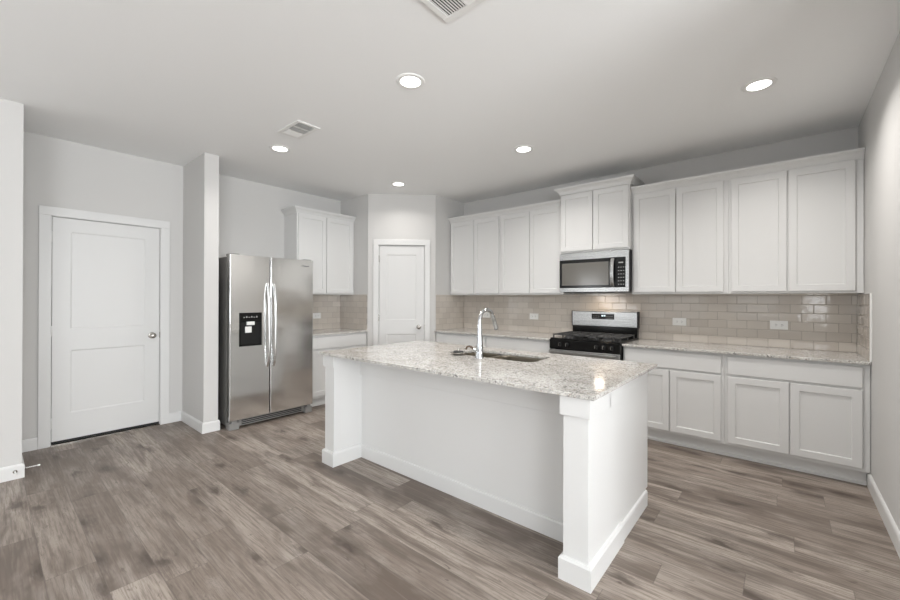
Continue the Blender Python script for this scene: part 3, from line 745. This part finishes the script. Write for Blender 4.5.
# burners and grates
for bx_, by_, br in ((-1.76, 4.08, .045), (-1.35, 4.08, .050), (-1.76, 4.36, .040), (-1.35, 4.36, .036), (-1.555, 4.22, .045)):
    bm = bmesh.new(); lathe(bm, bx_, by_, [(0, .905), (br + .012, .905), (br + .008, .912), (br, .914), (br, .920), (0, .920)], 24); bu = obj('burner', bm, M_IRON, rg, smooth=True)
    bm = bmesh.new(); lathe(bm, bx_, by_, [(0, .9202), (br * .85, .9202), (br * .82, .927), (0, .928)], 24); obj('burner_cap', bm, M_IRON, bu, smooth=True)
for gx0, gx1 in ((X0 + .012, -1.685), (-1.680, -1.430), (-1.425, X1 - .012)):
    bm = bmesh.new(); gy0, gy1 = YFr + .035, YG - .06; z0, z1 = .932, .944; w = .011
    box(bm, gx0, gx1, gy0, gy0 + w, z0, z1); box(bm, gx0, gx1, gy1 - w, gy1, z0, z1); box(bm, gx0, gx0 + w, gy0, gy1, z0, z1); box(bm, gx1 - w, gx1, gy0, gy1, z0, z1)
    gm = (gy0 + gy1) / 2; box(bm, gx0, gx1, gm - w / 2, gm + w / 2, z0, z1)
    for yy in (gy0 + (gm - gy0) / 2, gm + (gy1 - gm) / 2): box(bm, gx0, gx1, yy - w / 2, yy + w / 2, z0, z1)
    gc = (gx0 + gx1) / 2; box(bm, gc - w / 2, gc + w / 2, gy0, gy1, z0, z1)
    for fx_ in (gx0, gx1 - w):
        for fy_ in (gy0, gy1 - w, gm - w / 2): box(bm, fx_, fx_ + w, fy_, fy_ + w, .905, z0)
    obj('grate', bm, M_IRON, rg, .002)

# ------------------------------------------------------------------ microwave
MX0, MX1, MY = -1.926, -1.188, 4.190; MZ0, MZ1 = 1.392, 1.830
FM = Fr(0, MY, 1, 0, 0, -1)
mw = thing('microwave_oven', 'stainless over the range microwave with dark window', 'microwave', ((MX0 + MX1) / 2, 4.4, MZ0))
obj('body', B((MX0, MX1, MY + .030, YB - .004, MZ0 + .004, MZ1 - .001)), M_BLACKP, mw, .002)
z0, z1 = MZ0, MZ1 - .006
bm = bmesh.new(); FM.box(bm, MX0, MX1, -.030, 0, 1.752, z1); FM.box(bm, MX0, MX1, -.030, 0, z0 + .006, 1.442)
FM.box(bm, MX1 - .030, MX1, -.030, 0, 1.442, 1.752); obj('steel_face', bm, M_STEEL, mw, .0015)
bm = bmesh.new(); FM.box(bm, MX0, -1.312, -.028, .001, 1.443, 1.751); dm = obj('door', bm, M_BLACK, mw, .002)
bm = bmesh.new(); FM.box(bm, MX0 + .03, -1.385, .001, .002, 1.470, 1.715); obj('window_pane', bm, M_MWIN, dm)
bm = bmesh.new(); pts = []
for k in range(17):
    s = k / 16; pts.append(FM.p(-1.345, .004 + .032 * math.sin(math.pi * s) ** .6 if 0 < s < 1 else .0, 1.455 + .285 * s))
tube(bm, pts, .019, 14, sq=.45); obj('handle', bm, M_STEEL, dm, smooth=True)
bm = bmesh.new(); FM.box(bm, -1.309, MX1 - .031, -.028, .001, 1.443, 1.751); kp = obj('keypad', bm, M_BLACK, mw, .001)
bm = bmesh.new()
for r_ in range(6):
    for c_ in range(3):
        FM.box(bm, -1.290 + c_ * .024, -1.278 + c_ * .024, .001, .0014, 1.470 + r_ * .035, 1.476 + r_ * .035)
FM.box(bm, -1.285, -1.240, .001, .0014, 1.690, 1.702)
obj('keypad_legend', bm, M_LEGEND, kp)
obj('vent_grille', B((MX0 + .05, MX1 - .05, MY + .04, MY + .10, MZ0 - .002, MZ0 + .005)), M_BLACKP, mw)
lt = obj('cooktop_lamp', B((-1.60, -1.50, 4.36, 4.43, MZ0 + .0005, MZ0 + .0045)), M_LENS, mw)
o = area('microwave_lamp', (-1.55, 4.40, MZ0 - .003), (0, 0, 0), .10, .06, 1.0, (1, .78, .56)); 

# ------------------------------------------------------------------ outlets
def outlet(fr, a, c, horizontal, label, w=.124, h=.078):
    t = thing('wall_outlet', label, 'outlet', tuple(fr.p(a, 0, c)), 'white wall outlets')
    if not horizontal: w, h = h, w
    bm = bmesh.new(); fr.box(bm, a - w / 2, a + w / 2, .0003, .006, c - h / 2, c + h / 2); pl = obj('cover_plate', bm, M_WHITEP, t, .002)
    for s in (-1, 1):
        ca, cc = (a + s * .0205, c) if horizontal else (a, c + s * .0205)
        bm = bmesh.new(); fr.box(bm, ca - .014, ca + .014, .006, .008, cc - .014, cc + .014); rc = obj('receptacle', bm, M_WHITEP, t, .003)
        bm = bmesh.new()
        if horizontal:
            fr.box(bm, ca - .004, ca + .004, .008, .0084, cc - .008, cc - .0055); fr.box(bm, ca - .005, ca + .005, .008, .0084, cc + .0055, cc + .008); fr.box(bm, ca + .007, ca + .0105, .008, .0084, cc - .002, cc + .002)
        else:
            fr.box(bm, ca - .008, ca - .0055, .008, .0084, cc - .004, cc + .004); fr.box(bm, ca + .0055, ca + .008, .008, .0084, cc - .005, cc + .005)
        obj('slot', bm, M_SLOT, rc)
FBS = Fr(0, YB - .009, 1, 0, 0, -1); FLS = Fr(XR + .009, 0, 0, 1, 1, 0)
outlet(FBS, -2.464, 1.094, True, 'white wall outlet on the tile immediately left of the range')
outlet(FBS, -.810, 1.091, True, 'white wall outlet on the tile immediately right of the range')
outlet(FBS, -.028, 1.092, True, 'white wall outlet on the tile nearest the right wall')
outlet(FBS, -3.215, 1.092, True, 'white wall outlet on the tile seen behind the faucet')
outlet(FLS, 2.962, 1.080, True, 'white wall outlet on the tile beside the refrigerator')

# ------------------------------------------------------------------ ceiling: lights, registers
def downlight(x, y, label, watts=None):
    t = thing('recessed_light', label, 'ceiling light', (x, y, H - .03), 'recessed ceiling lights')
    bm = bmesh.new(); lathe(bm, x, y, [(.066, H - .0005), (.066, H - .006), (.072, H - .009), (.090, H - .006), (.095, H - .0005)], 40)
    obj('trim_ring', bm, M_WHITEP, t, smooth=True)
    bm = bmesh.new(); lathe(bm, x, y, [(0, H - .004), (.066, H - .004), (.066, H - .0008), (0, H - .0008)], 40)
    obj('lens', bm, M_LENS, t)
    l = area('downlight_lamp', (0, 0, .03 - .012), (0, 0, 0), .12, .12, watts or LAMP_W, LAMP_C, 'DISK'); l.parent = t; l.data.spread = math.radians(140)
for x, y, p_, w in ((-1.859, 1.79, 11, 'nearest the middle of the ceiling above the island front edge'), (-.122, 3.30, 15, 'at the right, above the corner base cabinets'),
                (-3.641, 1.80, 8, 'beside the small air register in front of the refrigerator'), (-1.876, 3.29, 15, 'in front of the microwave cabinet'),
                (-3.636, 3.30, 5, 'in front of the pantry door')):
    downlight(x, y, 'round white recessed ceiling light ' + w, p_)

def register(name, x0, x1, y0, y1, groups, label, bars=()):
    t = thing('air_register', label, 'air vent', ((x0 + x1) / 2, (y0 + y1) / 2, H - .012), 'white ceiling air registers')
    w = .030; z = H
    bm = bmesh.new()
    def fb(a, b, c, d): box(bm, a, b, c, d, z - .009, z - .0005)
    fb(x0, x1, y0, y0 + w); fb(x0, x1, y1 - w, y1); fb(x0, x0 + w, y0 + w, y1 - w); fb(x1 - w, x1, y0 + w, y1 - w)
    for g_ in bars: fb(*g_)
    obj('frame', bm, M_WHITEP, t, .002)
    obj('duct_opening', B((x0 + w, x1 - w, y0 + w, y1 - w, z - .0015, z - .0006)), M_DUCT if name == 'small' else M_DUCT_SHADE, t)  # flat plate below the ceiling, its colour stands in for the shaded duct
    for gx0, gx1, gy0, gy1, along, n, tilt in groups:
        bm = bmesh.new()
        for k in range(n):
            s = (k + .5) / n
            th = .0012
            if along == 'y':
                c = gx0 + (gx1 - gx0) * s; hw = (gx1 - gx0) / n * .32
                vs = [(c - hw, gy0, z - .007 + tilt * .004), (c + hw, gy0, z - .007 - tilt * .004), (c + hw, gy1, z - .007 - tilt * .004), (c - hw, gy1, z - .007 + tilt * .004)]
            else:
                c = gy0 + (gy1 - gy0) * s; hw = (gy1 - gy0) / n * .40
                vs = [(gx0, c - hw, z - .007 + tilt * .004), (gx1, c - hw, z - .007 + tilt * .004), (gx1, c + hw, z - .007 - tilt * .004), (gx0, c + hw, z - .007 - tilt * .004)]
            lo = [bm.verts.new((a, b, d - th)) for a, b, d in vs]; hi = [bm.verts.new((a, b, d)) for a, b, d in vs]
            bm.faces.new(lo); bm.faces.new(hi[::-1])
            for q in range(4): m_ = (q + 1) % 4; bm.faces.new((lo[q], lo[m_], hi[m_], hi[q]))
        obj('louvers', bm, M_WHITEP, t)
a, b, c, d = -3.283, -2.945, 1.598, 1.800
register('small', a, b, c, d, [(a + .035, a + .115, c + .035, d - .035, 'y', 5, -1), (a + .135, a + .205, c + .035, d - .035, 'y', 5, 1), (a + .225, b - .035, c + .035, d - .035, 'y', 5, 1)], 'small white air register with louvers near the refrigerator ceiling light',
         [(a + .118, a + .132, c + .03, d - .03), (a + .208, a + .222, c + .03, d - .03)])
a, b, c, d = -1.313, -.935, 1.150, 1.525
m1 = (a + b) / 2
register('large', a, b, c, d, [(a + .03, m1 - .045, c + .03, d - .03, 'y', 8, .25), (m1 - .038, b - .03, (c + d) / 2, d - .03, 'x', 8, .8), (m1 - .038, b - .03, c + .03, (c + d) / 2 - .006, 'x', 9, 1)], 'large white air register cut off by the top edge', [(m1 - .044, m1 - .039, c + .03, d - .03)])

# ------------------------------------------------------------------ door stops
def doorstop(o, d, label):
    t = thing('door_stop', label, 'door stop', o, 'spring door stops')
    M = axis_matrix(o, d)
    bm = bmesh.new(); lathe(bm, 0, 0, [(0, 0), (.012, 0), (.012, .003), (.007, .007), (0, .007)], 16, M=M); obj('mount', bm, M_NICKEL, t, smooth=True)
    bm = bmesh.new(); pts = []
    for k in range(12 * 10 + 1):
        a_ = 2 * math.pi * k / 10; pts.append(M @ Vector((.0038 * math.cos(a_), .0038 * math.sin(a_), .006 + .062 * k / 120)))
    tube(bm, pts, .0012, 5); obj('spring', bm, M_WHITEP, t, smooth=True)
    bm = bmesh.new(); lathe(bm, 0, 0, [(0, .066), (.0065, .066), (.0065, .078), (.004, .081), (0, .081)], 14, M=M); obj('tip', bm, M_WHITEP, t, smooth=True)
doorstop((XF + .0145, .143, .057), (1, 0, .0), 'small spring door stop pointing out from the baseboard face at far left')
doorstop((XF - .01, YF + .0145, .060), (0, 1, .0), 'small white spring door stop sticking out into the door alcove')
